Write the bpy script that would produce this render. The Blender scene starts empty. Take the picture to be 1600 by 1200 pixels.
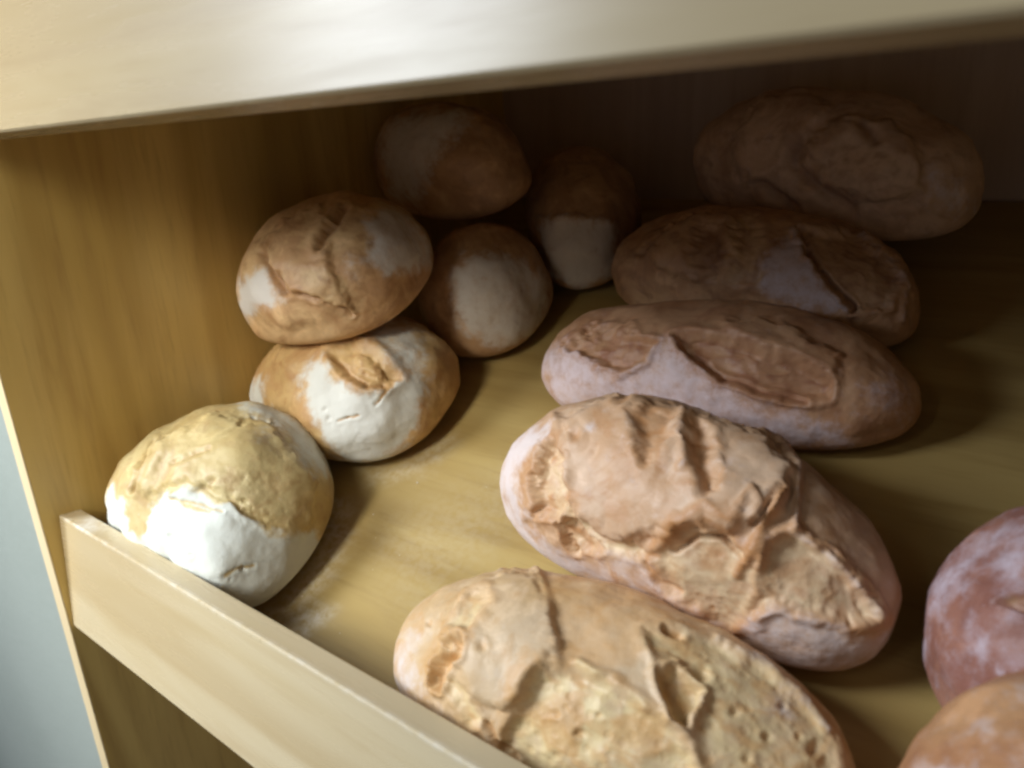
import bpy, math, random
import numpy as np
from mathutils import Matrix, Vector

random.seed(3)
scene = bpy.context.scene
COL = scene.collection

# ------------------------------------------------------------------ camera
PW, PH, FPX = 1600.0, 1200.0, 1200.0          # photograph size and focal length in its pixels
CAM = np.array([0.5869, -0.1672, 0.3429])
ROT = np.array([[0.780869, 0.154358, -0.605325],   # columns: camera right, down, forward in the shelf's axes
                [0.622181, -0.279023, 0.731462],
                [-0.055993, -0.947797, -0.313919]])
cam_data = bpy.data.cameras.new('camera')
cam_data.sensor_width = 36.0
cam_data.lens = 36.0 * FPX / PW
cam_data.clip_start = 0.01
cam_data.clip_end = 50.0
cam_data.dof.use_dof = True
cam_data.dof.focus_distance = 0.52
cam_data.dof.aperture_fstop = 8.0
cam = bpy.data.objects.new('camera', cam_data)
COL.objects.link(cam)
m = Matrix.Identity(4)
for r in range(3):
    m[r][0], m[r][1], m[r][2], m[r][3] = ROT[r, 0], -ROT[r, 1], -ROT[r, 2], CAM[r]
cam.matrix_world = m
scene.camera = cam

# ------------------------------------------------------------------ light and exposure
world = bpy.data.worlds.new('World')
scene.world = world
world.use_nodes = True
bg = world.node_tree.nodes['Background']
bg.inputs['Color'].default_value = (0.92, 0.94, 1.0, 1)
bg.inputs['Strength'].default_value = 0.12


def area(name, loc, target, size, size_y, power, color, spread):
    d = bpy.data.lights.new(name, 'AREA')
    d.shape = 'RECTANGLE'
    d.size, d.size_y, d.energy, d.color = size, size_y, power, color
    d.spread = math.radians(spread)
    o = bpy.data.objects.new(name, d)
    COL.objects.link(o)
    o.location = loc
    o.rotation_euler = (Vector(target) - Vector(loc)).to_track_quat('-Z', 'Y').to_euler()
    return o


# daylight from a window to the left in front of the shelves, and an added soft fill for room light, its beam kept to their left end
area('window_light', (-0.76, -1.00, 1.06), (0.24, -0.02, 0.18), 0.50, 0.80, 12.2, (0.85, 0.93, 1.03), 98)
area('front_fill', (0.17, -1.20, 1.00), (-0.07, 0.14, 0.13), 0.26, 0.70, 1.7, (1.0, 0.98, 0.88), 40)

scene.render.engine = 'CYCLES'
scene.cycles.use_denoising = True
scene.cycles.max_bounces = 8
scene.cycles.filter_width = 2.7
scene.view_settings.view_transform = 'Standard'
scene.view_settings.look = 'None'
scene.view_settings.exposure = 0.0
scene.view_settings.gamma = 1.0
scene.view_settings.use_curve_mapping = False

# ------------------------------------------------------------------ helpers
SLOPE = math.atan(0.45)                       # the shelves slope down to the front rail
SC, SS = math.cos(SLOPE), math.sin(SLOPE)
Z0 = 0.021                                    # shelf surface at the front plane
SHELF_M = np.array([[1, 0, 0], [0, SC, -SS], [0, SS, SC]])
SHELF_O = np.array([0, 0, Z0])
BACK_Y = 0.556
WIDTH = 1.02


def project(P):
    q = (P - CAM) @ ROT
    return np.stack([PW / 2 + FPX * q[:, 0] / q[:, 2], PH / 2 + FPX * q[:, 1] / q[:, 2]], 1)


def link(name, mesh, mat, parent=None, label=None, category=None, group=None, kind=None, loc=None):
    o = bpy.data.objects.new(name, mesh)
    COL.objects.link(o)
    if mat:
        mesh.materials.append(mat)
    if parent:
        o.parent = parent
    if loc is not None:
        o.location = loc
    for k, v in (('label', label), ('category', category), ('group', group), ('kind', kind)):
        if v:
            o[k] = v
    return o


rngp = np.random.default_rng(11)
PERM = rngp.permutation(256)
PERM = np.concatenate([PERM, PERM, PERM])
GRAD = rngp.normal(size=(256, 3))
GRAD /= np.linalg.norm(GRAD, axis=1)[:, None]


def perlin(P):
    P = P + 100.0
    i = np.floor(P).astype(int)
    fr = P - i
    i &= 255
    u = fr * fr * fr * (fr * (fr * 6 - 15) + 10)
    out = 0
    for dx in (0, 1):
        for dy in (0, 1):
            for dz in (0, 1):
                h = PERM[PERM[PERM[(i[:, 0] + dx) & 255] + ((i[:, 1] + dy) & 255)] + ((i[:, 2] + dz) & 255)]
                g = GRAD[h]
                d = fr - np.array([dx, dy, dz])
                w = (u[:, 0] if dx else 1 - u[:, 0]) * (u[:, 1] if dy else 1 - u[:, 1]) * (u[:, 2] if dz else 1 - u[:, 2])
                out = out + w * np.einsum('ij,ij->i', g, d)
    return out


def fbm(P, octs=3, gain=0.5):
    a, s, out = 1.0, 1.0, 0
    for k in range(octs):
        out = out + a * perlin(P * s + 17.3 * k)
        a *= gain
        s *= 2.03
    return out


def sstep(a, b, x):
    t = np.clip((x - a) / (b - a), 0, 1)
    return t * t * (3 - 2 * t)


def sdf(P, poly, closed=True):
    """signed distance (negative inside) to a polygon, or distance to a polyline"""
    A = np.array(poly, float)
    n = len(A)
    d2 = np.full(len(P), 1e12)
    inside = np.zeros(len(P), bool)
    for k in range(n if closed else n - 1):
        a, b = A[k], A[(k + 1) % n]
        e = b - a
        w = P - a
        t = np.clip((w @ e) / max(e @ e, 1e-9), 0, 1)
        q = w - t[:, None] * e
        d2 = np.minimum(d2, np.einsum('ij,ij->i', q, q))
        if closed:
            c = (a[1] > P[:, 1]) != (b[1] > P[:, 1])
            xi = a[0] + (P[:, 1] - a[1]) * e[0] / (e[1] if abs(e[1]) > 1e-9 else 1e-9)
            inside ^= c & (P[:, 0] < xi)
    d = np.sqrt(d2)
    return np.where(inside, -d, d) if closed else d


# ------------------------------------------------------------------ materials
def new_mat(name):
    mt = bpy.data.materials.new(name)
    mt.use_nodes = True
    nt = mt.node_tree
    return mt, nt, nt.nodes['Principled BSDF']


def node(nt, kind, **kw):
    n = nt.nodes.new(kind)
    for k, v in kw.items():
        if k in n.inputs:
            n.inputs[k].default_value = v
        else:
            setattr(n, k, v)
    return n


def mixc(nt, fac, a, b, blend='MIX'):
    n = nt.nodes.new('ShaderNodeMix')
    n.data_type = 'RGBA'
    n.blend_type = blend
    for sock, v in ((n.inputs[0], fac), (n.inputs[6], a), (n.inputs[7], b)):
        if hasattr(v, 'links'):
            nt.links.new(v, sock)
        else:
            sock.default_value = v if isinstance(v, (int, float)) else (*v, 1) if len(v) == 3 else v
    return n.outputs[2]


def math_n(nt, op, a, b=0.5, c=0.5, clamp=False):
    n = nt.nodes.new('ShaderNodeMath')
    n.operation = op
    n.use_clamp = clamp
    for s, v in zip(n.inputs, (a, b, c)):
        if hasattr(v, 'links'):
            nt.links.new(v, s)
        else:
            s.default_value = v
    return n.outputs[0]


def noise(nt, vec, scale, detail=3.0, rough=0.5, dist=0.0):
    n = node(nt, 'ShaderNodeTexNoise', Scale=scale, Detail=detail, Roughness=rough, Distortion=dist)
    nt.links.new(vec, n.inputs['Vector'])
    return n.outputs['Fac']


def ramp(nt, fac, lo, hi):
    n = node(nt, 'ShaderNodeMapRange', clamp=True)
    n.interpolation_type = 'SMOOTHSTEP'
    nt.links.new(fac, n.inputs['Value'])
    n.inputs['From Min'].default_value = lo
    n.inputs['From Max'].default_value = hi
    return n.outputs['Result']


def wood_material(name, grain_axis, a, b, dark, rough=0.38, floury=False, spec=0.5, figure=0.22, pore=0.16):
    """printed beech-look board: long soft streaks, cathedral figure, fine pores"""
    mt, nt, bs = new_mat(name)
    tc = node(nt, 'ShaderNodeTexCoord')
    mp = node(nt, 'ShaderNodeMapping')
    sc = [9.0, 9.0, 9.0]
    sc[grain_axis] = 0.9
    mp.inputs['Scale'].default_value = sc
    nt.links.new(tc.outputs['Object'], mp.inputs['Vector'])
    v = mp.outputs['Vector']
    n1 = noise(nt, v, 2.2, 4.0, 0.55, 0.6)
    n2 = noise(nt, v, 9.0, 4.0, 0.6, 0.2)
    rings = math_n(nt, 'FRACT', math_n(nt, 'MULTIPLY', noise(nt, v, 0.8, 1.0, 0.4, 0.3), 11.0))
    ringm = ramp(nt, math_n(nt, 'ABSOLUTE', math_n(nt, 'SUBTRACT', rings, 0.5)), 0.42, 0.08)
    mp2 = node(nt, 'ShaderNodeMapping')
    s2 = [260.0, 260.0, 260.0]
    s2[grain_axis] = 22.0
    mp2.inputs['Scale'].default_value = s2
    nt.links.new(tc.outputs['Object'], mp2.inputs['Vector'])
    pores = noise(nt, mp2.outputs['Vector'], 1.0, 2.0)
    c = mixc(nt, ramp(nt, n1, 0.36, 0.66), a, b)
    c = mixc(nt, math_n(nt, 'MULTIPLY', ramp(nt, n2, 0.50, 0.72), 0.35), c, dark)
    c = mixc(nt, math_n(nt, 'MULTIPLY', ringm, figure), c, dark)
    c = mixc(nt, math_n(nt, 'MULTIPLY', ramp(nt, pores, 0.56, 0.72), pore), c, dark)
    r = math_n(nt, 'MULTIPLY_ADD', n2, 0.18, rough - 0.09)
    if floury:
        at = node(nt, 'ShaderNodeAttribute', attribute_name='flour')
        dust = noise(nt, tc.outputs['Object'], 160.0, 5.0, 0.7)
        fl = math_n(nt, 'MULTIPLY', at.outputs['Fac'], ramp(nt, dust, 0.30, 0.66), clamp=True)
        c = mixc(nt, fl, c, (0.80, 0.78, 0.72))
        r = math_n(nt, 'MULTIPLY_ADD', fl, 0.5, r, clamp=True)
    nt.links.new(c, bs.inputs['Base Color'])
    nt.links.new(r, bs.inputs['Roughness'])
    bs.inputs['Specular IOR Level'].default_value = spec
    bp = node(nt, 'ShaderNodeBump', Strength=0.06, Distance=0.0006)
    nt.links.new(pores, bp.inputs['Height'])
    nt.links.new(bp.outputs['Normal'], bs.inputs['Normal'])
    return mt


WA, WB, WD = (0.47, 0.340, 0.130), (0.375, 0.255, 0.084), (0.25, 0.150, 0.040)
wood_x = wood_material('beech_board_along', 0, WA, WB, WD)
wood_shelf = wood_material('beech_shelf', 0, WA, WB, WD, 0.36, True)
wood_z = wood_material('beech_board_upright', 2, (0.74, 0.525, 0.17), (0.60, 0.40, 0.11), (0.38, 0.215, 0.055), 0.42)
wood_rail = wood_material('beech_rail', 0, (0.61, 0.51, 0.33), (0.55, 0.44, 0.255), (0.45, 0.33, 0.165), 0.27, True, figure=0.5, pore=0.05)  # lower rail: its pale sheen is put into the colour
wood_rail_up = wood_material('beech_rail_dimmed', 0, (0.41, 0.325, 0.19), (0.375, 0.285, 0.155), (0.30, 0.215, 0.105), 0.27, spec=0.26)  # same beech without that sheen, darkened against the strong light on it
band_mat = wood_material('edge_band', 2, (0.74, 0.60, 0.38), (0.68, 0.54, 0.32), (0.55, 0.42, 0.22), 0.45)
back_mat = wood_material('brown_hardboard', 2, (0.60, 0.47, 0.38), (0.53, 0.40, 0.31), (0.42, 0.30, 0.22), 0.6)


def wall_material():
    mt, nt, bs = new_mat('pale_green_plaster')
    tc = node(nt, 'ShaderNodeTexCoord')
    v = tc.outputs['Object']
    n1 = noise(nt, v, 5.0, 4.0)
    n2 = noise(nt, v, 70.0, 5.0, 0.6)
    c = mixc(nt, ramp(nt, n1, 0.3, 0.7), (0.265, 0.30, 0.275), (0.285, 0.32, 0.295))
    c = mixc(nt, math_n(nt, 'MULTIPLY', ramp(nt, n2, 0.60, 0.75), 0.18), c, (0.25, 0.30, 0.26))
    nt.links.new(c, bs.inputs['Base Color'])
    bs.inputs['Roughness'].default_value = 0.85
    bp = node(nt, 'ShaderNodeBump', Strength=0.25, Distance=0.003)
    nt.links.new(n2, bp.inputs['Height'])
    nt.links.new(bp.outputs['Normal'], bs.inputs['Normal'])
    return mt


def bread_material(name, crust_a, crust_b, crumb, toast_dark, flour, haze=0.0, speckle=0.25):
    """crust with baked mottling; flour, torn crumb, toasted edges and darkened cracks and pits come from the loaf's own attributes"""
    mt, nt, bs = new_mat(name)
    tc = node(nt, 'ShaderNodeTexCoord')
    v = tc.outputs['Object']
    fl = node(nt, 'ShaderNodeAttribute', attribute_name='flour').outputs['Fac']
    cr = node(nt, 'ShaderNodeAttribute', attribute_name='crumb').outputs['Fac']
    to = node(nt, 'ShaderNodeAttribute', attribute_name='toast_dark').outputs['Fac']
    n_big = noise(nt, v, 22.0, 4.0, 0.6, 0.4)
    n_mid = noise(nt, v, 75.0, 5.0, 0.65, 0.3)
    n_fine = noise(nt, v, 320.0, 4.0, 0.7)
    n_dust = noise(nt, v, 110.0, 6.0, 0.75, 0.2)
    vo = node(nt, 'ShaderNodeTexVoronoi', Scale=170.0)
    nt.links.new(v, vo.inputs['Vector'])
    pores = ramp(nt, vo.outputs['Distance'], 0.45, 0.12)
    n_blot = noise(nt, v, 38.0, 3.0, 0.6, 0.8)
    c = mixc(nt, ramp(nt, n_big, 0.38, 0.62), crust_a, crust_b)
    lite = tuple(min(1.0, q * 1.28 + 0.02) for q in crust_a)
    c = mixc(nt, math_n(nt, 'MULTIPLY', ramp(nt, n_blot, 0.52, 0.70), 0.6), c, lite)
    c = mixc(nt, math_n(nt, 'MULTIPLY', ramp(nt, n_blot, 0.48, 0.30), 0.6), c, toast_dark)
    c = mixc(nt, math_n(nt, 'MULTIPLY', ramp(nt, n_mid, 0.50, 0.72), 0.5), c, toast_dark)
    c = mixc(nt, math_n(nt, 'MULTIPLY', ramp(nt, n_fine, 0.60, 0.74), 0.35), c, toast_dark)
    cc = mixc(nt, math_n(nt, 'MULTIPLY', ramp(nt, n_mid, 0.42, 0.66), 0.75), crumb, crust_a)
    cc = mixc(nt, math_n(nt, 'MULTIPLY', ramp(nt, n_blot, 0.50, 0.64), 0.6), cc, toast_dark)
    c = mixc(nt, math_n(nt, 'MULTIPLY', cr, ramp(nt, n_dust, 0.15, 0.5), clamp=True), c, cc)
    c = mixc(nt, math_n(nt, 'MULTIPLY', math_n(nt, 'MULTIPLY', pores, cr), 0.14), c, toast_dark)
    c = mixc(nt, math_n(nt, 'MULTIPLY', to, ramp(nt, n_mid, 0.1, 0.55), clamp=True), c, toast_dark)
    # flour: solid where thick, broken into specks where thin
    d = math_n(nt, 'ADD', math_n(nt, 'MULTIPLY', fl, 1.25), math_n(nt, 'MULTIPLY', math_n(nt, 'SUBTRACT', n_dust, 0.5), 1.7))
    thick = math_n(nt, 'MULTIPLY', ramp(nt, d, 0.08, 1.0), 0.94)
    thick = math_n(nt, 'MULTIPLY', thick, ramp(nt, fl, 0.0, 0.12))
    spk = math_n(nt, 'MULTIPLY', ramp(nt, n_fine, 0.63, 0.72), speckle)
    f_all = math_n(nt, 'MAXIMUM', thick, math_n(nt, 'ADD', spk, haze), clamp=True)
    c = mixc(nt, f_all, c, flour)
    nt.links.new(c, bs.inputs['Base Color'])
    nt.links.new(math_n(nt, 'MULTIPLY_ADD', f_all, 0.38, 0.48), bs.inputs['Roughness'])
    bs.inputs['Specular IOR Level'].default_value = 0.40
    b1 = node(nt, 'ShaderNodeBump', Strength=0.30, Distance=0.0018)
    nt.links.new(n_mid, b1.inputs['Height'])
    b2 = node(nt, 'ShaderNodeBump', Strength=0.30, Distance=0.0009)
    nt.links.new(n_fine, b2.inputs['Height'])
    nt.links.new(b1.outputs['Normal'], b2.inputs['Normal'])
    b3 = node(nt, 'ShaderNodeBump', Strength=0.28, Distance=0.0012, invert=True)
    nt.links.new(math_n(nt, 'MULTIPLY', pores, cr), b3.inputs['Height'])
    nt.links.new(b2.outputs['Normal'], b3.inputs['Normal'])
    nt.links.new(b3.outputs['Normal'], bs.inputs['Normal'])
    return mt


# ------------------------------------------------------------------ the setting: wall and shelf unit
def box_mesh(name, x0, x1, y0, y1, z0, z1, bevel=0.0):
    import bmesh
    bm = bmesh.new()
    bmesh.ops.create_cube(bm, size=1.0)
    for v in bm.verts:
        v.co = Vector((x0 if v.co.x < 0 else x1, y0 if v.co.y < 0 else y1, z0 if v.co.z < 0 else z1))
    if bevel:
        bmesh.ops.bevel(bm, geom=bm.edges[:], offset=bevel, segments=2, profile=0.6, affect='EDGES')
    me = bpy.data.meshes.new(name)
    bm.to_mesh(me)
    bm.free()
    return me


def grid_board(name, x0, x1, y0, y1, thick, nx, ny, flour_fn=None):
    """a board whose top face is a fine grid in its own frame (top at z = 0) carrying a flour attribute"""
    xs, ys = np.linspace(x0, x1, nx), np.linspace(y0, y1, ny)
    gx, gy = np.meshgrid(xs, ys, indexing='ij')
    top = np.stack([gx.ravel(), gy.ravel(), np.zeros(nx * ny)], 1)
    base = [(x0, y0, -thick), (x1, y0, -thick), (x1, y1, -thick), (x0, y1, -thick)]
    verts = [tuple(p) for p in top] + base
    idx = lambda i, j: i * ny + j
    faces = [(idx(i, j), idx(i + 1, j), idx(i + 1, j + 1), idx(i, j + 1)) for i in range(nx - 1) for j in range(ny - 1)]
    b = nx * ny
    faces.append((b + 3, b + 2, b + 1, b))
    faces.append([b, b + 1] + [idx(i, 0) for i in range(nx - 1, -1, -1)])
    faces.append([b + 2, b + 3] + [idx(i, ny - 1) for i in range(nx)])
    faces.append([b + 3, b] + [idx(0, j) for j in range(ny)])
    faces.append([b + 1, b + 2] + [idx(nx - 1, j) for j in range(ny - 1, -1, -1)])
    me = bpy.data.meshes.new(name)
    me.from_pydata(verts, [], faces)
    fl = np.zeros(len(verts), np.float32)
    if flour_fn:
        fl[:b] = flour_fn(top)
    me.attributes.new('flour', 'FLOAT', 'POINT').data.foreach_set('value', fl)
    return me


wall = link('wall', box_mesh('wall', -1.6, -0.0168, 0.008, 0.70, -0.9, 1.7), wall_material(), kind='structure',
            label='pale green painted plaster wall flush with the shelf unit')

unit = bpy.data.objects.new('shelf_unit', None)
COL.objects.link(unit)
unit.location = (WIDTH / 2, BACK_Y / 2, -0.5)
unit['label'] = 'beech coloured bakery shelf unit with sloping shelves and raised front rails'
unit['category'] = 'shelf unit'
UL = np.array([WIDTH / 2, BACK_Y / 2, -0.5])


def part(name, me, mat, parent=None, mw=None, label=None):
    o = link(name, me, mat, label=label)
    par = parent or unit
    o.parent = par
    bpy.context.view_layer.update()
    o.matrix_parent_inverse = par.matrix_world.inverted()
    if mw is not None:
        o.matrix_basis = mw
    return o


p = part('side_panel', box_mesh('side_panel', -0.016, 0.0, 0.0, BACK_Y, -0.5, 0.95), wood_z)
part('edge_band', box_mesh('edge_band', -0.0158, -0.0002, -0.0012, -0.0001, -0.4995, 0.9495, 0.0004), band_mat, p)
p = part('side_panel', box_mesh('side_panel', WIDTH, WIDTH + 0.016, 0.0, BACK_Y, -0.5, 0.95), wood_z)
part('edge_band', box_mesh('edge_band', WIDTH + 0.0002, WIDTH + 0.0158, -0.0012, -0.0001, -0.4995, 0.9495, 0.0004), band_mat, p)
part('back_panel', box_mesh('back_panel', -0.016, WIDTH + 0.016, BACK_Y + 0.0005, BACK_Y + 0.006, -0.5, 0.95), back_mat)


def shelf_flour(local):
    """flour dusted off the rolls onto the board, set down from where the photograph shows it"""
    W = local @ SHELF_M.T + SHELF_O
    px = project(W)
    wob = np.stack([fbm(local * 60, 3), fbm(local * 60 + 9, 3)], 1) * 22
    q = px + wob
    out = np.zeros(len(local))
    for poly, soft, amt in (
        ([(415, 955), (470, 900), (500, 850), (520, 780), (548, 790), (540, 860), (500, 930), (455, 985)], 22, 0.38),
        ([(440, 960), (500, 930), (520, 960), (470, 1000)], 18, 0.4),
        ([(560, 735), (640, 715), (700, 670), (720, 690), (650, 745), (570, 760)], 18, 0.22),
        ([(560, 830), (900, 700), (780, 860), (640, 960)], 60, 0.10),
        ([(380, 610), (420, 590), (420, 680), (370, 660)], 14, 0.7),
    ):
        out = np.maximum(out, amt * sstep(soft, -soft, sdf(q, poly)))
    behind = ((W - CAM) @ ROT)[:, 2] < 0.05
    out[behind] = 0
    return out.astype(np.float32)


def tilt_matrix(y, z, ang):
    return Matrix.Translation((0, y, z)) @ Matrix.Rotation(ang, 4, 'X')


END_S = (BACK_Y - 0.0005) / SC
part('shelf_board', grid_board('shelf_board', 0.0004, WIDTH - 0.0004, 0.024, END_S - 0.008, 0.016, 220, 130, shelf_flour), wood_shelf,
     mw=tilt_matrix(0, Z0, SLOPE))
UP = 0.3535
part('shelf_board', grid_board('shelf_board', 0.0004, WIDTH - 0.0004, 0.026, END_S - 0.008, 0.016, 4, 4), wood_x,
     mw=tilt_matrix(0, Z0 + UP, SLOPE))


def rail_mesh(name, x0, x1, thick, height, flour_fn=None):
    """front rail: rounded edges, foot at z = 0, front face at y = 0"""
    rr = 0.0011
    prof = [(0, rr), (0, height - 0.0032), (0, height - rr), (rr * .3, height - rr * .3), (rr, height), (0.0035, height), (thick - rr, height), (thick - rr * .3, height - rr * .3),
            (thick, height - rr), (thick, rr), (thick - rr, 0), (rr, 0)]
    xs = np.linspace(x0, x1, 161)
    n = len(prof)
    verts = [(x, a, b) for x in xs for a, b in prof]
    faces = [(i * n + j, (i + 1) * n + j, (i + 1) * n + (j + 1) % n, i * n + (j + 1) % n) for i in range(len(xs) - 1) for j in range(n)]
    faces.append(list(range(n)))
    faces.append([(len(xs) - 1) * n + j for j in range(n - 1, -1, -1)])
    me = bpy.data.meshes.new(name)
    me.from_pydata(verts, [], faces)
    import bmesh
    bm = bmesh.new()
    bm.from_mesh(me)
    bmesh.ops.recalc_face_normals(bm, faces=bm.faces[:])
    bm.to_mesh(me)
    bm.free()
    V = np.array(verts)
    fl = flour_fn(V) if flour_fn else np.zeros(len(V))
    me.attributes.new('flour', 'FLOAT', 'POINT').data.foreach_set('value', fl.astype(np.float32))
    return me


def rail_flour(V):
    # flour rubbed along the worn front top edge and below the floury roll
    edge = (V[:, 1] < 0.0012) & (V[:, 2] > 0.0892)
    a = edge * (0.30 + 0.5 * np.clip(perlin(V * 22), -0.4, 1))
    b = (V[:, 2] > 0.089) * np.exp(-((V[:, 0] - 0.035) / 0.018) ** 2) * 0.7
    return np.clip(np.maximum(a, b), 0, 1)


part('front_rail', rail_mesh('front_rail', 0.0004, WIDTH - 0.0004, 0.0155, 0.0905, rail_flour), wood_rail,
     mw=tilt_matrix(0.0017, 0.0030, -math.radians(6.3)))
part('front_rail', rail_mesh('front_rail', 0.0004, WIDTH - 0.0004, 0.0165, 0.0905), wood_rail_up,
     mw=tilt_matrix(0.0, 0.3570, -math.radians(11.0)), label='upper rail catching the pale window light')

# ------------------------------------------------------------------ bread
TOPO = {}


def cube_sphere(n):
    if n in TOPO:
        return TOPO[n]
    t = np.tan(np.linspace(-1, 1, n + 1) * math.pi / 4)
    a, b = np.meshgrid(t, t, indexing='ij')
    a, b = a.ravel(), b.ravel()
    o = np.ones_like(a)
    sides = [(o, a, b), (-o, b, a), (b, o, a), (a, -o, b), (a, b, o), (b, a, -o)]
    V = np.concatenate([np.stack(s, 1) for s in sides])
    F = []
    k = (n + 1) ** 2
    i, j = np.meshgrid(np.arange(n), np.arange(n), indexing='ij')
    i, j = i.ravel(), j.ravel()
    for s in range(6):
        base = s * k
        F.append(np.stack([base + i * (n + 1) + j, base + (i + 1) * (n + 1) + j, base + (i + 1) * (n + 1) + j + 1, base + i * (n + 1) + j + 1], 1))
    F = np.concatenate(F)
    key = np.round(V * 1e5).astype(np.int64)
    _, first, inv = np.unique(key, axis=0, return_index=True, return_inverse=True)
    V = V[first]
    F = inv.reshape(-1)[F]
    V /= np.linalg.norm(V, axis=1)[:, None]
    TOPO[n] = (V, F)
    return TOPO[n]


def vert_normals(P, F):
    fn = np.cross(P[F[:, 2]] - P[F[:, 0]], P[F[:, 3]] - P[F[:, 1]])
    N = np.zeros_like(P)
    for c in range(4):
        for ax in range(3):
            N[:, ax] += np.bincount(F[:, c], fn[:, ax], len(P))
    return N / np.maximum(np.linalg.norm(N, axis=1), 1e-12)[:, None]


def base_shape(U, L, W, Ht, hb, p=2.3, bend=0., tap=0.):
    a = np.abs(U)
    rxy = (a[:, 0] ** p + a[:, 1] ** p) ** (1 / p)
    pz = np.where(U[:, 2] < 0, 3.5, 2.2)
    r = (rxy ** pz + a[:, 2] ** pz) ** (-1 / pz)
    V = U * r[:, None]
    x = V[:, 0] * L
    y = V[:, 1] * W * (1 + tap * V[:, 0])
    z = np.where(V[:, 2] > 0, V[:, 2] * Ht * (1 + .6 * tap * V[:, 0]), V[:, 2] * hb)
    return np.stack([x, y + bend * W * (V[:, 0] ** 2 - .4), z + hb], 1)


def rot_y(P, a):
    c, s = math.cos(a), math.sin(a)
    return np.stack([P[:, 0] * c - P[:, 2] * s, P[:, 1], P[:, 0] * s + P[:, 2] * c], 1)


def rot_x(P, a):
    c, s = math.cos(a), math.sin(a)
    return np.stack([P[:, 0], P[:, 1] * c - P[:, 2] * s, P[:, 1] * s + P[:, 2] * c], 1)


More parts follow.
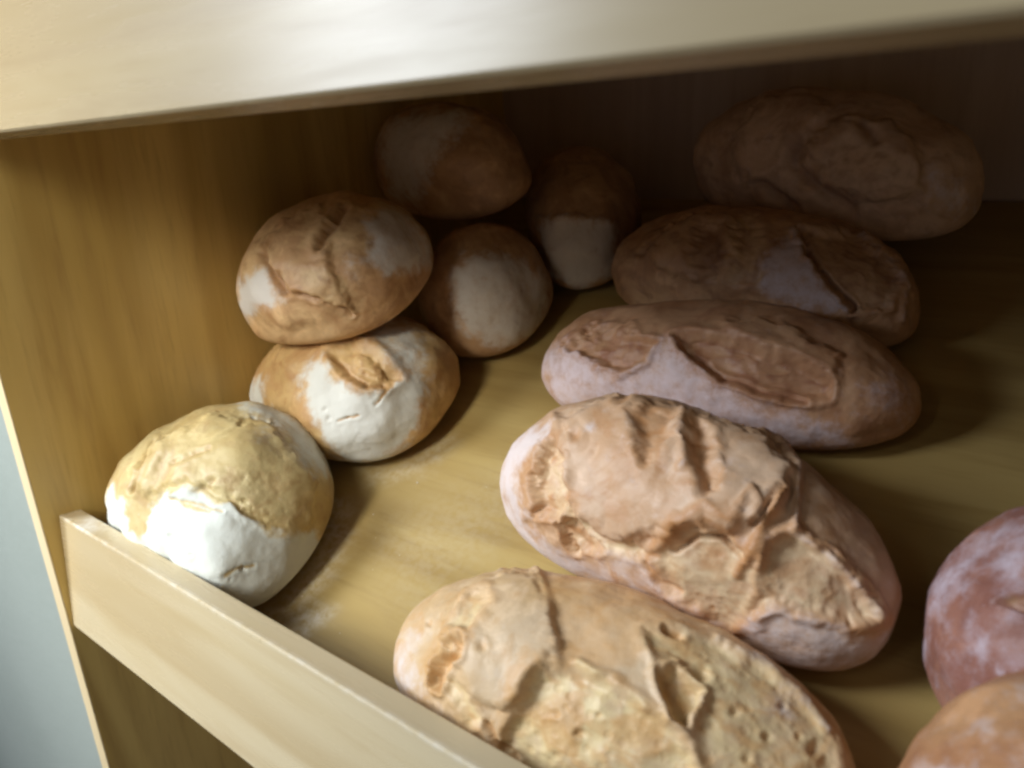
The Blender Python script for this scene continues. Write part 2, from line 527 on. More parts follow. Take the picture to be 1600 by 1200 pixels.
def bread(name, fit, feats, mat, label, category, group, n=90, seed=0, lump=0.0035, haze=0.0, tilt=0.0, roll=0.0):
    x, y, h, yaw, L, W, H, bend, tap = fit
    U, F = cube_sphere(n)
    P = base_shape(U, L, W, H * .68, H * .32, bend=bend, tap=tap)
    upper = sstep(0.05, 0.35, P[:, 2] / H)                     # the sole stays flat
    Nl = vert_normals(P, F)
    if (Nl * (P - P.mean(0))).sum() < 0:
        F = F[:, ::-1]
        Nl = -Nl
    S = P + seed * 3.17
    # dough lumps, wrinkles and a rough skin
    P = P + Nl * (upper * (lump * 1.3 * fbm(S * 22, 2) + min(lump * 0.35, 0.0011) * fbm(S * 70, 3)))[:, None]
    P = rot_x(rot_y(P, tilt), roll)
    c, s = math.cos(yaw), math.sin(yaw)
    Q = np.stack([P[:, 0] * c - P[:, 1] * s + x, P[:, 0] * s + P[:, 1] * c + y, P[:, 2] + h], 1)
    Wd = Q @ SHELF_M.T + SHELF_O
    N = vert_normals(Wd, F)
    view = CAM - Wd
    dist = np.linalg.norm(view, axis=1)
    facing = (N * view).sum(1) / dist
    vis = sstep(-0.45, -0.12, facing)
    px = project(Wd)
    flour = np.clip(haze + 0.5 * haze * fbm(S * 45, 3), 0, 1)
    crumb = np.zeros(len(P))
    toast_dark = np.zeros(len(P))
    disp = np.zeros(len(P))
    n1 = np.stack([fbm(S * 75, 4, 0.6), fbm(S * 75 + 31, 4, 0.6)], 1)
    rid = 1 - 2.2 * np.abs(fbm(S * np.array([55, 80, 70]), 2))
    tear = 0.55 * rid + 0.45 * fbm(S * 150, 3, 0.6)
    for ft in feats:
        kind = ft[0]
        pts = np.array(ft[1], float)
        o = ft[2] if len(ft) > 2 else {}
        marg = 70
        lo, hi = pts.min(0) - marg, pts.max(0) + marg
        near = np.where((vis > 0) & (px[:, 0] > lo[0]) & (px[:, 0] < hi[0]) & (px[:, 1] > lo[1]) & (px[:, 1] < hi[1]))[0]
        if not len(near):
            continue
        q = px[near] + n1[near] * o.get('wob', 5 if kind in ('groove', 'ridge', 'pits') else 13)
        v = vis[near]
        mpp = dist[near] / FPX                                 # metres per photo pixel there
        if kind == 'flour':
            w = sstep(o.get('soft', 8) * 2.5, -o.get('soft', 8) * 2.5, sdf(q, pts)) * v * o.get('a', 1.0)
            flour[near] = np.maximum(flour[near], w)
            disp[near] += 0.0004 * w
        elif kind == 'bare':                                   # flour rubbed or burst away
            w = sstep(o.get('soft', 8), -o.get('soft', 8), sdf(q, pts)) * v * o.get('a', 1.0)
            flour[near] *= 1 - w
            toast_dark[near] = np.maximum(toast_dark[near], w * o.get('toast_dark', 0))
            crumb[near] = np.maximum(crumb[near], w * o.get('crumb', 0))
        elif kind == 'tear':                                   # crust burst open: sunken rough crumb with a raised rim
            sd = sdf(q, pts)
            e = o.get('edge', 6) * 1.5
            w = sstep(e, -e, sd) * v
            dp = o.get('d', 0.003)
            disp[near] += -dp * w + w * dp * 0.5 * o.get('rough', 0.55) * tear[near]
            rim = np.exp(-((sd - e * 0.9) / (e * 0.9)) ** 2) * v
            disp[near] += rim * o.get('rim', 0.0010)
            crumb[near] = np.maximum(crumb[near] * (1 - w), w * o.get('crumb', 1.0))
            flour[near] *= 1 - w * o.get('clean', 0.95)
            toast_dark[near] = np.maximum(toast_dark[near] * (1 - w), w * np.clip(o.get('toast_dark', 0) + 0.6 * sstep(0.25, 0.7, tear[near]), 0, 1))
            toast_dark[near] = np.maximum(toast_dark[near], rim * o.get('burn', 0.35))
        elif kind == 'lump':                                   # a raised pillow of dough
            sd = sdf(q, pts)
            e = o.get('edge', 16)
            disp[near] += sstep(e * 0.4, -e, sd) * v * o.get('d', 0.004)
        elif kind == 'groove':
            wd = o.get('w', 5)
            sd = sdf(q, pts, False)
            w = np.exp(-(sd / wd) ** 2) * v
            disp[near] -= w * o.get('d', 0.0035)
            side = np.exp(-((sd - 2.0 * wd) / wd) ** 2) * v
            disp[near] += side * o.get('d', 0.0035) * 0.22
            toast_dark[near] = np.maximum(toast_dark[near], w * o.get('toast_dark', 0.8))  # darkens the floor of the crack
            flour[near] *= 1 - 0.85 * w
        elif kind == 'ridge':
            wd = o.get('w', 6)
            w = np.exp(-(sdf(q, pts, False) / wd) ** 2) * v
            disp[near] += w * o.get('d', 0.002)
            toast_dark[near] = np.maximum(toast_dark[near], w * o.get('toast_dark', 0.3))
            crumb[near] = np.maximum(crumb[near], w * o.get('crumb', 0.0))
            flour[near] = np.maximum(flour[near] * (1 - w * o.get('toast_dark', 0.3)), w * o.get('flour', 0))
        elif kind == 'pits':
            for (cx, cy), rad in zip(pts, o['r']):
                dd = np.linalg.norm(q - (cx, cy), axis=1)
                w = np.exp(-(dd / rad) ** 2) * v
                disp[near] -= w * rad * mpp * 0.7
                toast_dark[near] = np.maximum(toast_dark[near], w * o.get('toast_dark', 0.6))  # darkens the middle of each pit
                ring = np.exp(-((dd - 1.7 * rad) / (0.6 * rad)) ** 2) * v
                disp[near] += ring * rad * mpp * 0.15
    disp *= upper
    Wd = Wd + N * disp[:, None]
    low = (Wd - SHELF_O) @ SHELF_M[:, 2]
    if h <= 0.001:                                             # rests on the board
        Wd = Wd - SHELF_M[:, 2] * (low.min() - 0.0003)
    loc = SHELF_O + SHELF_M @ np.array([x, y, max(h, 0.0)])
    me = bpy.data.meshes.new(name)
    V = (Wd - loc).astype(np.float32)
    me.vertices.add(len(V))
    me.vertices.foreach_set('co', V.ravel())
    me.loops.add(F.size)
    me.loops.foreach_set('vertex_index', F.ravel().astype(np.int32))
    me.polygons.add(len(F))
    me.polygons.foreach_set('loop_start', np.arange(0, F.size, 4, dtype=np.int32))
    me.update(calc_edges=True)
    me.polygons.foreach_set('use_smooth', np.ones(len(F), bool))
    for nm, arr in (('flour', flour), ('crumb', crumb), ('toast_dark', toast_dark)):
        me.attributes.new(nm, 'FLOAT', 'POINT').data.foreach_set('value', np.clip(arr, 0, 1).astype(np.float32))
    return link(name, me, mat, label=label, category=category, group=group, loc=loc)


ROLLS = 'round rolls piled against the side panel'
LOAVES = 'oval loaves lying in a row up the shelf'
RED = 'dusted dark loaves at the right'
WHITE, PINK_CAST, GREY = (0.63, 0.66, 0.62), (0.63, 0.55, 0.56), (0.66, 0.61, 0.56)  # flour tones, the pink one holding the colour of the mixed light

m_r1 = bread_material('crust_pale_tan', (0.55, 0.44, 0.215), (0.48, 0.35, 0.145), (0.58, 0.48, 0.25), (0.38, 0.235, 0.10), WHITE, 0.0, 0.30)
m_r2 = bread_material('crust_golden', (0.54, 0.36, 0.155), (0.47, 0.28, 0.12), (0.62, 0.41, 0.17), (0.35, 0.17, 0.06), (0.62, 0.62, 0.57), 0.0, 0.25)
m_r3 = bread_material('crust_orange_tan', (0.62, 0.41, 0.21), (0.52, 0.30, 0.145), (0.68, 0.50, 0.27), (0.32, 0.16, 0.065), (0.68, 0.64, 0.60), 0.0, 0.22)
m_rd = bread_material('crust_brown', (0.50, 0.30, 0.15), (0.40, 0.225, 0.11), (0.50, 0.34, 0.18), (0.26, 0.13, 0.06), (0.64, 0.58, 0.51), 0.0, 0.18)
m_a = bread_material('crust_honey', (0.69, 0.515, 0.325), (0.61, 0.41, 0.205), (0.78, 0.61, 0.32), (0.60, 0.315, 0.095), (0.70, 0.62, 0.58), 0.03, 0.2)
m_b = bread_material('crust_rose_tan', (0.64, 0.44, 0.285), (0.56, 0.335, 0.18), (0.78, 0.61, 0.37), (0.47, 0.215, 0.07), (0.70, 0.60, 0.57), 0.03, 0.22)
m_c = bread_material('crust_rust', (0.54, 0.315, 0.17), (0.45, 0.225, 0.105), (0.58, 0.36, 0.18), (0.31, 0.13, 0.06), (0.68, 0.565, 0.58), 0.03, 0.2)  # pinkish flour: the mixed light's cast is part of its colour
m_d = bread_material('crust_dark_rust', (0.58, 0.355, 0.19), (0.47, 0.255, 0.125), (0.66, 0.45, 0.26), (0.27, 0.13, 0.065), (0.66, 0.57, 0.61), 0.03, 0.2)
m_e = bread_material('crust_grey_brown', (0.66, 0.46, 0.32), (0.56, 0.36, 0.23), (0.70, 0.52, 0.36), (0.34, 0.19, 0.11), (0.70, 0.62, 0.66), 0.03, 0.2)
m_f = bread_material('crust_red_brown', (0.36, 0.165, 0.105), (0.27, 0.11, 0.075), (0.46, 0.27, 0.13), (0.20, 0.075, 0.05), (0.52, 0.43, 0.47), 0.02, 0.35)
m_g = bread_material('crust_orange_brown', (0.50, 0.265, 0.12), (0.42, 0.195, 0.085), (0.52, 0.34, 0.16), (0.30, 0.13, 0.06), (0.64, 0.55, 0.53), 0.02, 0.30)

# --- round rolls
bread('bread_roll', (0.0987, 0.1092, 0.0, -0.0855, 0.0923, 0.0708, 0.0902, -0.3582, -0.0952), [
    ('lump', [(205, 740), (250, 690), (330, 650), (420, 660), (460, 700), (500, 760), (480, 825), (420, 815), (350, 770), (280, 755), (230, 785)], {'d': 0.0035, 'edge': 12}),
    ('flour', [(160, 800), (175, 762), (200, 795), (225, 803), (240, 790), (258, 772), (300, 764), (325, 766), (350, 785), (375, 800), (400, 822), (430, 832), (470, 838), (495, 835), (505, 860), (440, 945), (380, 965), (290, 930), (200, 870), (165, 830)], {'a': 1.0, 'soft': 6}),
    ('flour', [(375, 630), (420, 632), (470, 652), (515, 690), (525, 745), (500, 735), (472, 725), (462, 695), (445, 670), (410, 655), (380, 645)], {'a': 0.8}),
    ('bare', [(196, 800), (215, 790), (236, 800), (222, 840), (200, 830)], {'crumb': 0.2}),
    ('tear', [(300, 770), (340, 745), (400, 752), (450, 780), (470, 815), (440, 820), (400, 810), (360, 785)], {'d': 0.001, 'rim': 0.0004, 'crumb': 0.7, 'burn': 0.1}),
    ('groove', [(243, 690), (228, 716), (214, 748), (206, 768)], {'w': 4, 'd': 0.0035, 'toast_dark': 0.5}),
    ('ridge', [(258, 700), (245, 735), (232, 768)], {'w': 9, 'd': 0.0022, 'toast_dark': 0.1, 'crumb': 0.5}),
    ('groove', [(275, 728), (303, 716), (332, 706)], {'w': 3.5, 'd': 0.0016, 'toast_dark': 0.35}),
    ('ridge', [(270, 772), (310, 764), (350, 786), (400, 822), (470, 840)], {'w': 6, 'd': 0.0014, 'toast_dark': 0.0}),
    ('groove', [(268, 778), (290, 792), (330, 800)], {'w': 3, 'd': 0.0012, 'toast_dark': 0.1}),
    ('pits', [(336, 752), (268, 840), (300, 870), (380, 890), (360, 905)], {'r': [5, 6, 3, 5, 3], 'toast_dark': 0.6}),
    ('groove', [(352, 900), (370, 888), (395, 884)], {'w': 4, 'd': 0.0008, 'toast_dark': 0.05}),
    ('groove', [(285, 785), (320, 790), (345, 800)], {'w': 3, 'd': 0.0012, 'toast_dark': 0.25}),
    ('flour', [(400, 680), (432, 682), (430, 705), (400, 700)], {'a': 0.35, 'soft': 9}),
], m_r1, 'pale tan roll with thick white flour leaning on the front rail', 'bread roll', ROLLS, n=104, seed=1, lump=0.006)

bread('bread_roll', (0.1027, 0.2454, 0.0, 0.1477, 0.0917, 0.0668, 0.0837, -0.0996, 0.1439), [
    ('flour', [(474, 590), (486, 570), (502, 564), (520, 592), (548, 610), (580, 617), (605, 606), (628, 590), (645, 570), (668, 600), (655, 650), (635, 690), (600, 728), (550, 728), (520, 702), (505, 680), (490, 650), (478, 625)], {'a': 0.92}),
    ('flour', [(560, 520), (600, 500), (640, 495), (672, 530), (668, 575), (645, 590), (615, 580), (600, 555)], {'a': 0.55, 'soft': 10}),
    ('flour', [(385, 600), (408, 590), (412, 640), (400, 660), (380, 640)], {'a': 1.0}),
    ('tear', [(516, 552), (545, 534), (576, 545), (606, 570), (620, 592), (600, 605), (570, 601), (540, 586), (524, 568)], {'d': 0.0055, 'edge': 7, 'crumb': 0.55, 'toast_dark': 0.1, 'rough': 0.03, 'rim': 0.0022, 'burn': 0.35, 'wob': 4}),
    ('lump', [(548, 552), (575, 552), (600, 575), (605, 592), (580, 585), (556, 570)], {'d': 0.003, 'edge': 8}),
    ('groove', [(522, 560), (540, 584), (572, 602), (602, 604)], {'w': 4, 'd': 0.0025, 'toast_dark': 0.7}),
    ('pits', [(508, 640), (512, 655), (545, 655)], {'r': [4, 4, 3], 'toast_dark': 0.5}),
    ('groove', [(585, 635), (600, 615), (612, 600)], {'w': 2.5, 'd': 0.001, 'toast_dark': 0.3}),
    ('groove', [(530, 660), (560, 650)], {'w': 2.5, 'd': 0.001, 'toast_dark': 0.3}),
], m_r2, 'golden roll with a torn fold and white floured belly, under another roll', 'bread roll', ROLLS, n=92, seed=2, lump=0.0055)

bread('bread_roll', (0.0917, 0.2906, 0.0809, 0.2612, 0.0782, 0.0709, 0.0863, -0.0531, -0.0178), [
    ('flour', [(366, 475), (376, 445), (398, 424), (414, 420), (424, 445), (440, 462), (428, 474), (402, 476), (388, 500), (370, 495)], {'a': 0.9}),
    ('flour', [(572, 345), (598, 318), (642, 330), (675, 380), (672, 415), (640, 426), (600, 425), (570, 410), (578, 380)], {'a': 0.68, 'soft': 8}),
    ('flour', [(520, 400), (560, 395), (570, 430), (540, 440)], {'a': 0.25, 'soft': 14}),
    ('lump', [(410, 400), (440, 345), (500, 320), (530, 345), (510, 380), (520, 430), (560, 490), (500, 475), (450, 450)], {'d': 0.004, 'edge': 12}),
    ('groove', [(536, 325), (522, 352), (506, 372), (500, 388)], {'w': 6, 'd': 0.0045, 'toast_dark': 0.8}),
    ('groove', [(412, 395), (424, 425), (446, 455)], {'w': 6, 'd': 0.0045, 'toast_dark': 0.8}),
    ('groove', [(468, 458), (500, 468), (548, 490)], {'w': 4, 'd': 0.0035, 'toast_dark': 0.8}),
    ('tear', [(470, 430), (520, 425), (570, 470), (560, 505), (510, 480)], {'d': 0.0008, 'crumb': 0.6, 'rim': 0.0003, 'burn': 0.1}),
], m_r3, 'orange tan roll with cracked crust, topmost beside the side panel', 'bread roll', ROLLS, n=92, seed=3, lump=0.0055)

bread('bread_roll', (0.1541, 0.3751, 0.0, 0.1284, 0.0529, 0.0583, 0.0949, -0.0541, 0.0132), [
    ('flour', [(702, 435), (722, 405), (770, 396), (815, 405), (852, 440), (862, 480), (848, 512), (812, 537), (770, 542), (728, 520), (708, 480)], {'a': 0.72, 'soft': 8}),
], m_rd, 'brown roll with a round grey floured face, lowest in the middle', 'bread roll', ROLLS, n=64, seed=4)

bread('bread_roll', (0.1818, 0.4975, 0.0, -0.9943, 0.0823, 0.0527, 0.0954, -0.036, -0.1744), [
    ('flour', [(846, 345), (890, 342), (955, 350), (968, 390), (952, 432), (905, 455), (862, 432), (846, 390)], {'a': 0.75, 'soft': 6}),
    ('ridge', [(845, 345), (900, 340), (960, 350)], {'w': 6, 'd': 0.002}),
], m_rd, 'dark roll at the back with a floured lower half, touching the loaves', 'bread roll', ROLLS, n=64, seed=5)

bread('bread_roll', (0.0836, 0.4545, 0.084, -0.2387, 0.0946, 0.0496, 0.0887, 0.0395, 0.0179), [
    ('flour', [(592, 215), (615, 185), (680, 172), (735, 178), (720, 205), (690, 225), (668, 270), (655, 318), (612, 305), (600, 260)], {'a': 0.75, 'soft': 9}),
], m_rd, 'brown roll high at the back just below the upper rail', 'bread roll', ROLLS, n=64, seed=6)

# --- oval loaves, front to back
bread('bread_loaf', (0.4193, 0.1024, 0.0, 0.0807, 0.1151, 0.0519, 0.0669, -0.1283, -0.0992), [
    ('flour', [(605, 1060), (612, 1010), (640, 980), (660, 990), (650, 1030), (660, 1090), (700, 1130), (650, 1125)], {'a': 0.55, 'soft': 12}),
    ('lump', [(690, 1000), (720, 930), (790, 892), (840, 900), (862, 960), (872, 1040), (830, 1070), (790, 1110), (740, 1090)], {'d': 0.0035, 'edge': 14}),
    ('bare', [(860, 900), (900, 890), (960, 915), (1040, 955), (1080, 985), (1020, 1000), (990, 1040), (930, 1050), (880, 1040), (864, 985)], {'toast_dark': 0.45}),
    ('ridge', [(838, 890), (856, 930), (862, 985), (874, 1035)], {'w': 7, 'd': 0.0022, 'toast_dark': 0.2}),
    ('tear', [(860, 1042), (905, 1052), (950, 1068), (1000, 1102), (1050, 1140), (1090, 1200), (1050, 1260), (850, 1260), (780, 1180), (800, 1120), (832, 1062)], {'d': 0.0042, 'edge': 8, 'rough': 0.55, 'crumb': 1.0, 'burn': 0.4}),
    ('ridge', [(905, 1040), (945, 1062), (990, 1092), (1040, 1130)], {'w': 8, 'd': 0.0022, 'toast_dark': 0.0, 'crumb': 0.9}),
    ('tear', [(1012, 990), (1060, 985), (1140, 1015), (1225, 1062), (1285, 1130), (1315, 1220), (1150, 1260), (1095, 1190), (1100, 1090), (1065, 1040), (1015, 1012)], {'d': 0.0018, 'edge': 8, 'rough': 0.55, 'crumb': 0.75, 'burn': 0.3}),
    ('tear', [(1028, 1052), (1055, 1043), (1092, 1080), (1078, 1130), (1052, 1122), (1036, 1090)], {'d': 0.0055, 'edge': 5, 'rough': 0.25, 'crumb': 0.9, 'toast_dark': 0.15, 'rim': 0.0018}),
    ('ridge', [(1010, 1000), (1022, 1050), (1045, 1120), (1075, 1150)], {'w': 6, 'd': 0.002, 'toast_dark': 0.2}),
    ('tear', [(674, 1066), (684, 1036), (710, 1010), (730, 998), (724, 1026), (702, 1055), (690, 1078)], {'d': 0.0055, 'edge': 4, 'rough': 0.2, 'crumb': 0.6, 'toast_dark': 0.4, 'rim': 0.002, 'burn': 0.6}),
    ('tear', [(698, 1058), (728, 1078), (752, 1125), (738, 1135), (712, 1105)], {'d': 0.002, 'crumb': 1.0, 'burn': 0.1}),
    ('tear', [(725, 950), (755, 930), (765, 950), (735, 985), (705, 985)], {'d': 0.0015, 'crumb': 0.7, 'burn': 0.4}),
    ('groove', [(1040, 983), (1062, 990)], {'w': 5, 'd': 0.003, 'toast_dark': 0.9}),
    ('groove', [(760, 1130), (775, 1160), (800, 1190)], {'w': 5, 'd': 0.003, 'toast_dark': 0.7}),
    ('ridge', [(1120, 1000), (1190, 1035), (1250, 1085), (1290, 1140)], {'w': 6, 'd': 0.0018, 'flour': 0.3}),
    ('pits', [(1097, 1050), (1276, 1172), (1200, 1150), (1225, 1100), (1150, 1110), (1170, 1185), (1250, 1150), (673, 975), (757, 1015), (862, 1115), (900, 1150), (930, 1120)],
     {'r': [11, 10, 6, 6, 7, 7, 5, 5, 7, 6, 7, 6], 'toast_dark': 0.35}),
    ('flour', [(1195, 1085), (1225, 1080), (1240, 1110), (1210, 1125)], {'a': 0.5, 'soft': 10}),
], m_a, 'honey coloured loaf with burst porous crust, nearest the front rail', 'bread loaf', LOAVES, n=116, seed=7, haze=0.08)

bread('bread_loaf', (0.416, 0.2065, 0.0, -0.1358, 0.1148, 0.0543, 0.0924, -0.2286, -0.0962), [
    ('flour', [(775, 740), (790, 695), (825, 672), (860, 668), (845, 690), (812, 722), (806, 765), (826, 825), (860, 858), (910, 882), (960, 905), (870, 890), (825, 860), (790, 800)], {'a': 0.9, 'soft': 9}),
    ('flour', [(1170, 962), (1200, 943), (1270, 962), (1330, 992), (1400, 975), (1395, 1020), (1320, 1050), (1260, 1058), (1200, 1030), (1160, 990)], {'a': 0.55, 'soft': 8}),
    ('flour', [(900, 870), (960, 862), (1030, 875), (1080, 950), (1150, 990), (1060, 965), (980, 925)], {'a': 0.4, 'soft': 12}),
    ('lump', [(880, 660), (960, 620), (1060, 640), (1190, 680), (1240, 740), (1225, 800), (1160, 830), (1060, 830), (980, 850), (905, 810), (888, 740)], {'d': 0.006, 'edge': 16}),
    ('tear', [(833, 742), (848, 702), (864, 690), (882, 722), (888, 765), (882, 802), (860, 812), (832, 802)], {'d': 0.0065, 'edge': 5, 'rough': 0.5, 'crumb': 0.85, 'toast_dark': 0.25, 'rim': 0.0016, 'burn': 0.4}),
    ('tear', [(873, 812), (902, 820), (928, 845), (940, 862), (905, 860), (884, 840)], {'d': 0.005, 'edge': 4, 'crumb': 0.8, 'toast_dark': 0.3}),
    ('tear', [(885, 788), (912, 808), (952, 838), (992, 854), (1025, 862), (1012, 874), (950, 864), (900, 832)], {'d': 0.0015, 'edge': 5, 'crumb': 1.0, 'burn': 0.1}),
    ('tear', [(1022, 872), (1050, 842), (1100, 826), (1140, 838), (1165, 870), (1185, 892), (1182, 965), (1140, 978), (1082, 952), (1040, 922)], {'d': 0.0028, 'edge': 7, 'rough': 0.6, 'crumb': 0.75, 'burn': 0.8}),
    ('tear', [(1188, 900), (1202, 852), (1240, 838), (1290, 868), (1340, 918), (1370, 962), (1330, 975), (1270, 958), (1210, 943), (1182, 958)], {'d': 0.0038, 'edge': 7, 'rough': 0.5, 'crumb': 0.7, 'burn': 0.6, 'rim': 0.002}),
    ('tear', [(996, 655), (1015, 640), (1050, 652), (1048, 682), (1030, 705), (1018, 728), (1006, 700)], {'d': 0.005, 'edge': 10, 'rough': 0.1, 'crumb': 0.1, 'toast_dark': 0.45, 'rim': 0.001, 'burn': 0.1}),
    ('tear', [(1076, 690), (1090, 668), (1102, 690), (1115, 735), (1128, 775), (1108, 778), (1090, 740), (1078, 715)], {'d': 0.005, 'edge': 8, 'rough': 0.1, 'crumb': 0.1, 'toast_dark': 0.5, 'rim': 0.001, 'burn': 0.2}),
    ('flour', [(915, 672), (935, 668), (945, 682), (925, 690)], {'a': 0.55, 'soft': 5}),
    ('ridge', [(1064, 660), (1068, 700), (1072, 735)], {'w': 8, 'd': 0.002, 'toast_dark': 0.0, 'flour': 0.25}),
    ('ridge', [(868, 655), (884, 695), (894, 740), (900, 780)], {'w': 8, 'd': 0.003, 'toast_dark': 0.1}),
    ('ridge', [(1035, 852), (1065, 815), (1110, 798), (1150, 812)], {'w': 10, 'd': 0.0025, 'toast_dark': 1.0}),
    ('groove', [(1050, 862), (1090, 838), (1130, 842), (1160, 872)], {'w': 4, 'd': 0.003, 'toast_dark': 0.3}),
    ('ridge', [(1150, 900), (1175, 860), (1192, 820), (1220, 775)], {'w': 9, 'd': 0.0028, 'toast_dark': 1.0}),
    ('ridge', [(1155, 800), (1168, 775), (1180, 790), (1170, 830)], {'w': 5, 'd': 0.002, 'toast_dark': 0.6}),
    ('groove', [(1178, 820), (1200, 790), (1218, 770)], {'w': 4, 'd': 0.0035, 'toast_dark': 0.6}),
    ('ridge', [(1180, 668), (1225, 700), (1245, 735), (1243, 790), (1240, 835), (1290, 868), (1340, 918), (1372, 962)], {'w': 6, 'd': 0.0032, 'toast_dark': 0.25, 'flour': 0.3}),
    ('bare', [(1085, 865), (1120, 858), (1150, 885), (1130, 910), (1095, 900)], {'toast_dark': 0.7}),
    ('bare', [(1205, 885), (1250, 878), (1300, 920), (1250, 930)], {'toast_dark': 0.35}),
    ('pits', [(975, 636), (906, 690), (1000, 858), (1110, 956), (1025, 868)], {'r': [9, 7, 5, 3.5, 5], 'toast_dark': 0.8}),
    ('groove', [(1010, 880), (1030, 910), (1060, 930)], {'w': 4, 'd': 0.002, 'toast_dark': 0.3}),
], m_b, 'rose tan loaf with ragged burst crust, between honey loaf and slashed loaf', 'bread loaf', LOAVES, n=116, seed=8, haze=0.10)

bread('bread_loaf', (0.3787, 0.3314, 0.0, 0.0736, 0.1271, 0.0497, 0.0703, -0.1248, -0.0234), [
    ('flour', [(838, 585), (846, 548), (885, 535), (925, 562), (965, 582), (1005, 560), (1048, 526), (1080, 562), (1130, 602), (1210, 640), (1300, 660), (1330, 700), (1180, 700), (1000, 670), (880, 650), (845, 615)], {'a': 0.62, 'soft': 14}),
    ('tear', [(885, 540), (925, 520), (985, 520), (1025, 535), (1005, 562), (965, 580), (925, 562)], {'d': 0.0045, 'edge': 5, 'rough': 0.6, 'crumb': 0.5, 'toast_dark': 0.5, 'rim': 0.0022}),
    ('tear', [(1056, 525), (1090, 522), (1150, 533), (1250, 568), (1300, 598), (1295, 622), (1240, 624), (1180, 608), (1120, 584), (1082, 562)], {'d': 0.0075, 'edge': 6, 'rough': 0.35, 'crumb': 0.45, 'toast_dark': 0.45, 'rim': 0.0015, 'wob': 5}),
    ('groove', [(1055, 525), (1085, 562), (1130, 592), (1200, 618), (1260, 630)], {'w': 4, 'd': 0.004, 'toast_dark': 0.9}),
    ('lump', [(1120, 500), (1230, 500), (1320, 560), (1310, 600), (1230, 560), (1140, 530)], {'d': 0.0035, 'edge': 14}),
    ('flour', [(1330, 600), (1380, 570), (1430, 610), (1420, 660), (1370, 665)], {'a': 0.3, 'soft': 16}),
    ('flour', [(1095, 612), (1115, 612), (1115, 628), (1098, 628)], {'a': 1.0, 'soft': 6}),
    ('bare', [(960, 490), (1050, 475), (1150, 480), (1140, 515), (1050, 518), (970, 515)], {'toast_dark': 0.25}),
], m_c, 'flour dusted loaf with two deep slashes, lying behind the ragged rose tan loaf', 'bread loaf', LOAVES, n=104, seed=9, haze=0.08)

bread('bread_loaf', (0.367, 0.4401, 0.0, -0.143, 0.1208, 0.0529, 0.0743, -0.2535, -0.0938), [
    ('lump', [(1010, 390), (1055, 345), (1130, 328), (1165, 360), (1150, 420), (1090, 440), (1030, 425)], {'d': 0.005, 'edge': 14}),
    ('tear', [(1095, 360), (1130, 365), (1140, 400), (1120, 435), (1090, 420), (1080, 385)], {'d': 0.005, 'edge': 8, 'crumb': 0.2, 'toast_dark': 0.7}),
    ('tear', [(1145, 345), (1180, 340), (1200, 400), (1190, 450), (1140, 440), (1135, 410)], {'d': 0.001, 'edge': 6, 'crumb': 0.8, 'burn': 0.3}),
    ('flour', [(1190, 400), (1205, 385), (1248, 358), (1262, 400), (1292, 440), (1335, 485), (1290, 490), (1215, 470), (1190, 445)], {'a': 0.62, 'soft': 9}),
    ('tear', [(1252, 358), (1330, 362), (1392, 400), (1405, 440), (1385, 485), (1335, 485), (1292, 432), (1264, 396)], {'d': 0.0035, 'edge': 5, 'rough': 0.6, 'crumb': 0.55, 'toast_dark': 0.3, 'rim': 0.002}),
    ('groove', [(1250, 358), (1266, 398), (1294, 436), (1336, 484)], {'w': 4, 'd': 0.0045, 'toast_dark': 0.95}),
    ('ridge', [(1345, 370), (1395, 410), (1412, 455), (1410, 500)], {'w': 6, 'd': 0.003, 'flour': 0.3}),
    ('groove', [(1000, 400), (1012, 385), (1030, 372)], {'w': 4, 'd': 0.003}),
], m_d, 'knobbly rust brown loaf with one pale floured band, second from the back', 'bread loaf', LOAVES, n=92, seed=10, haze=0.06)

bread('bread_loaf', (0.3877, 0.5428, 0.0254, -0.2905, 0.1175, 0.052, 0.095, -0.0848, -0.0625), [
    ('lump', [(1140, 230), (1190, 150), (1260, 140), (1300, 170), (1270, 215), (1240, 260), (1170, 290)], {'d': 0.005, 'edge': 14}),
    ('lump', [(1260, 230), (1310, 180), (1390, 190), (1435, 230), (1440, 300), (1380, 320), (1290, 290)], {'d': 0.006, 'edge': 14}),
    ('groove', [(1252, 225), (1240, 260), (1275, 290), (1330, 325)], {'w': 9, 'd': 0.005, 'toast_dark': 0.8}),
    ('groove', [(1345, 200), (1370, 225)], {'w': 8, 'd': 0.004, 'toast_dark': 0.8}),
    ('groove', [(1190, 285), (1210, 305), (1240, 325)], {'w': 8, 'd': 0.005, 'toast_dark': 0.8}),
    ('tear', [(1270, 250), (1330, 215), (1420, 260), (1440, 320), (1340, 320)], {'d': 0.001, 'crumb': 0.5, 'burn': 0.1}),
    ('flour', [(1445, 260), (1500, 290), (1520, 330), (1460, 330)], {'a': 0.5, 'soft': 14}),
], m_e, 'lumpy brown loaf furthest back in the shade against the back panel', 'bread loaf', LOAVES, n=72, seed=12, haze=0.08)

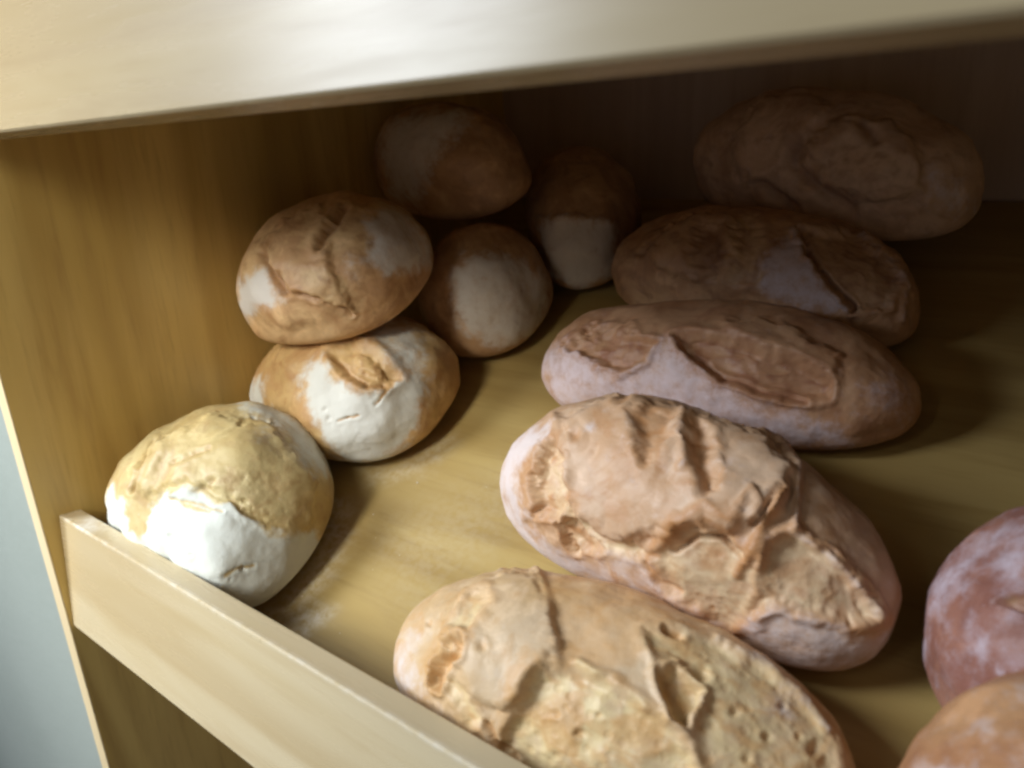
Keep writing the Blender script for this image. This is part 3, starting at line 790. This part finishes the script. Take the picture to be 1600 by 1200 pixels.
# --- dark dusted loaves at the right
bread('bread_loaf', (0.6395, 0.2090, 0.0, 0.1647, 0.1019, 0.0633, 0.0892, 0.0087, -0.091), [
    ('flour', [(1430, 960), (1455, 905), (1490, 865), (1545, 828), (1610, 810), (1620, 850), (1560, 860), (1530, 900), (1500, 930), (1470, 960), (1445, 980)], {'a': 0.55, 'soft': 16}),  # flour that also paints the bright bluish light along the left rim
    ('flour', [(1425, 1000), (1440, 975), (1446, 1000), (1442, 1060), (1455, 1120), (1450, 1150), (1430, 1100)], {'a': 0.9, 'soft': 6}),
    ('flour', [(1540, 860), (1600, 840), (1640, 870), (1600, 930), (1560, 930)], {'a': 0.5, 'soft': 18}),
    ('flour', [(1530, 1000), (1548, 995), (1540, 1030), (1528, 1030)], {'a': 0.7, 'soft': 6}),
    ('flour', [(1555, 1045), (1568, 1045), (1566, 1058), (1556, 1056)], {'a': 1.0, 'soft': 5}),
    ('tear', [(1560, 938), (1600, 928), (1680, 930), (1680, 965), (1600, 955)], {'d': 0.003, 'edge': 4, 'crumb': 0.8}),
    ('groove', [(1560, 940), (1600, 956), (1680, 968)], {'w': 3, 'd': 0.003}),
], m_f, 'red brown loaf dusted with flour, left rim coloured as if lit, cut by the right edge', 'bread loaf', RED, n=84, seed=13, haze=0.16)

bread('bread_loaf', (0.6725, 0.0960, 0.0225, -0.2336, 0.1258, 0.0630, 0.0877, -0.0427, -0.1081), [
    ('flour', [(1500, 1130), (1540, 1105), (1560, 1115), (1545, 1150), (1510, 1160)], {'a': 0.42, 'soft': 12, 'wob': 30}),
    ('flour', [(1585, 1080), (1640, 1050), (1640, 1100), (1600, 1110)], {'a': 0.42, 'soft': 12, 'wob': 30}),
    ('flour', [(1425, 1195), (1470, 1180), (1530, 1195), (1540, 1215), (1430, 1230)], {'a': 0.45, 'soft': 12, 'wob': 30}),
    ('flour', [(1580, 1160), (1640, 1160), (1640, 1200), (1590, 1200)], {'a': 0.3, 'soft': 14, 'wob': 30}),
], m_g, 'orange brown loaf with patchy white flour in the bottom right corner', 'bread loaf', RED, n=84, seed=14, haze=0.10, tilt=0.0)

# --- flour crumbs fallen on the board beside the front roll
def crumbs():
    rg = np.random.default_rng(5)
    ico = np.array([(0, .53, .85), (0, -.53, .85), (0, .53, -.85), (0, -.53, -.85), (.53, .85, 0), (-.53, .85, 0), (.53, -.85, 0), (-.53, -.85, 0),
                    (.85, 0, .53), (-.85, 0, .53), (.85, 0, -.53), (-.85, 0, -.53)])
    tri = [(0, 1, 8), (0, 8, 4), (0, 4, 5), (0, 5, 9), (0, 9, 1), (1, 6, 8), (8, 6, 10), (8, 10, 4), (4, 10, 2), (4, 2, 5), (5, 2, 11), (5, 11, 9),
           (9, 11, 7), (9, 7, 1), (1, 7, 6), (3, 10, 6), (3, 2, 10), (3, 11, 2), (3, 7, 11), (3, 6, 7)]
    verts, faces = [], []
    spots = [(0.2 + 0.035 * rg.normal(), 0.075 + 0.03 * rg.normal()) for _ in range(9)] + [(0.24 + 0.05 * rg.normal(), 0.17 + 0.05 * rg.normal()) for _ in range(6)]
    for a, b in spots:
        if b < 0.04 or a < 0.175:
            continue
        r = 0.0003 + 0.0005 * rg.random() ** 2
        v = ico * r * (0.7 + 0.6 * rg.random((12, 1))) * np.array([1.2, 1, 0.7])
        q = (v + np.array([a, b, r * 0.5])) @ SHELF_M.T + SHELF_O
        faces += [tuple(k + len(verts) for k in t) for t in tri]
        verts += [tuple(p) for p in q]
    me = bpy.data.meshes.new('flour_crumbs')
    me.from_pydata(verts, [], faces)
    mt, nt, bs = new_mat('flour_crumb')
    tc = node(nt, 'ShaderNodeTexCoord')
    c = mixc(nt, noise(nt, tc.outputs['Object'], 90.0), (0.62, 0.52, 0.36), (0.80, 0.78, 0.72))
    nt.links.new(c, bs.inputs['Base Color'])
    bs.inputs['Roughness'].default_value = 0.9
    link('flour_crumbs', me, mt, label='tiny pale flour crumbs scattered on the shelf beside the front roll', category='crumbs', kind='stuff')


crumbs()
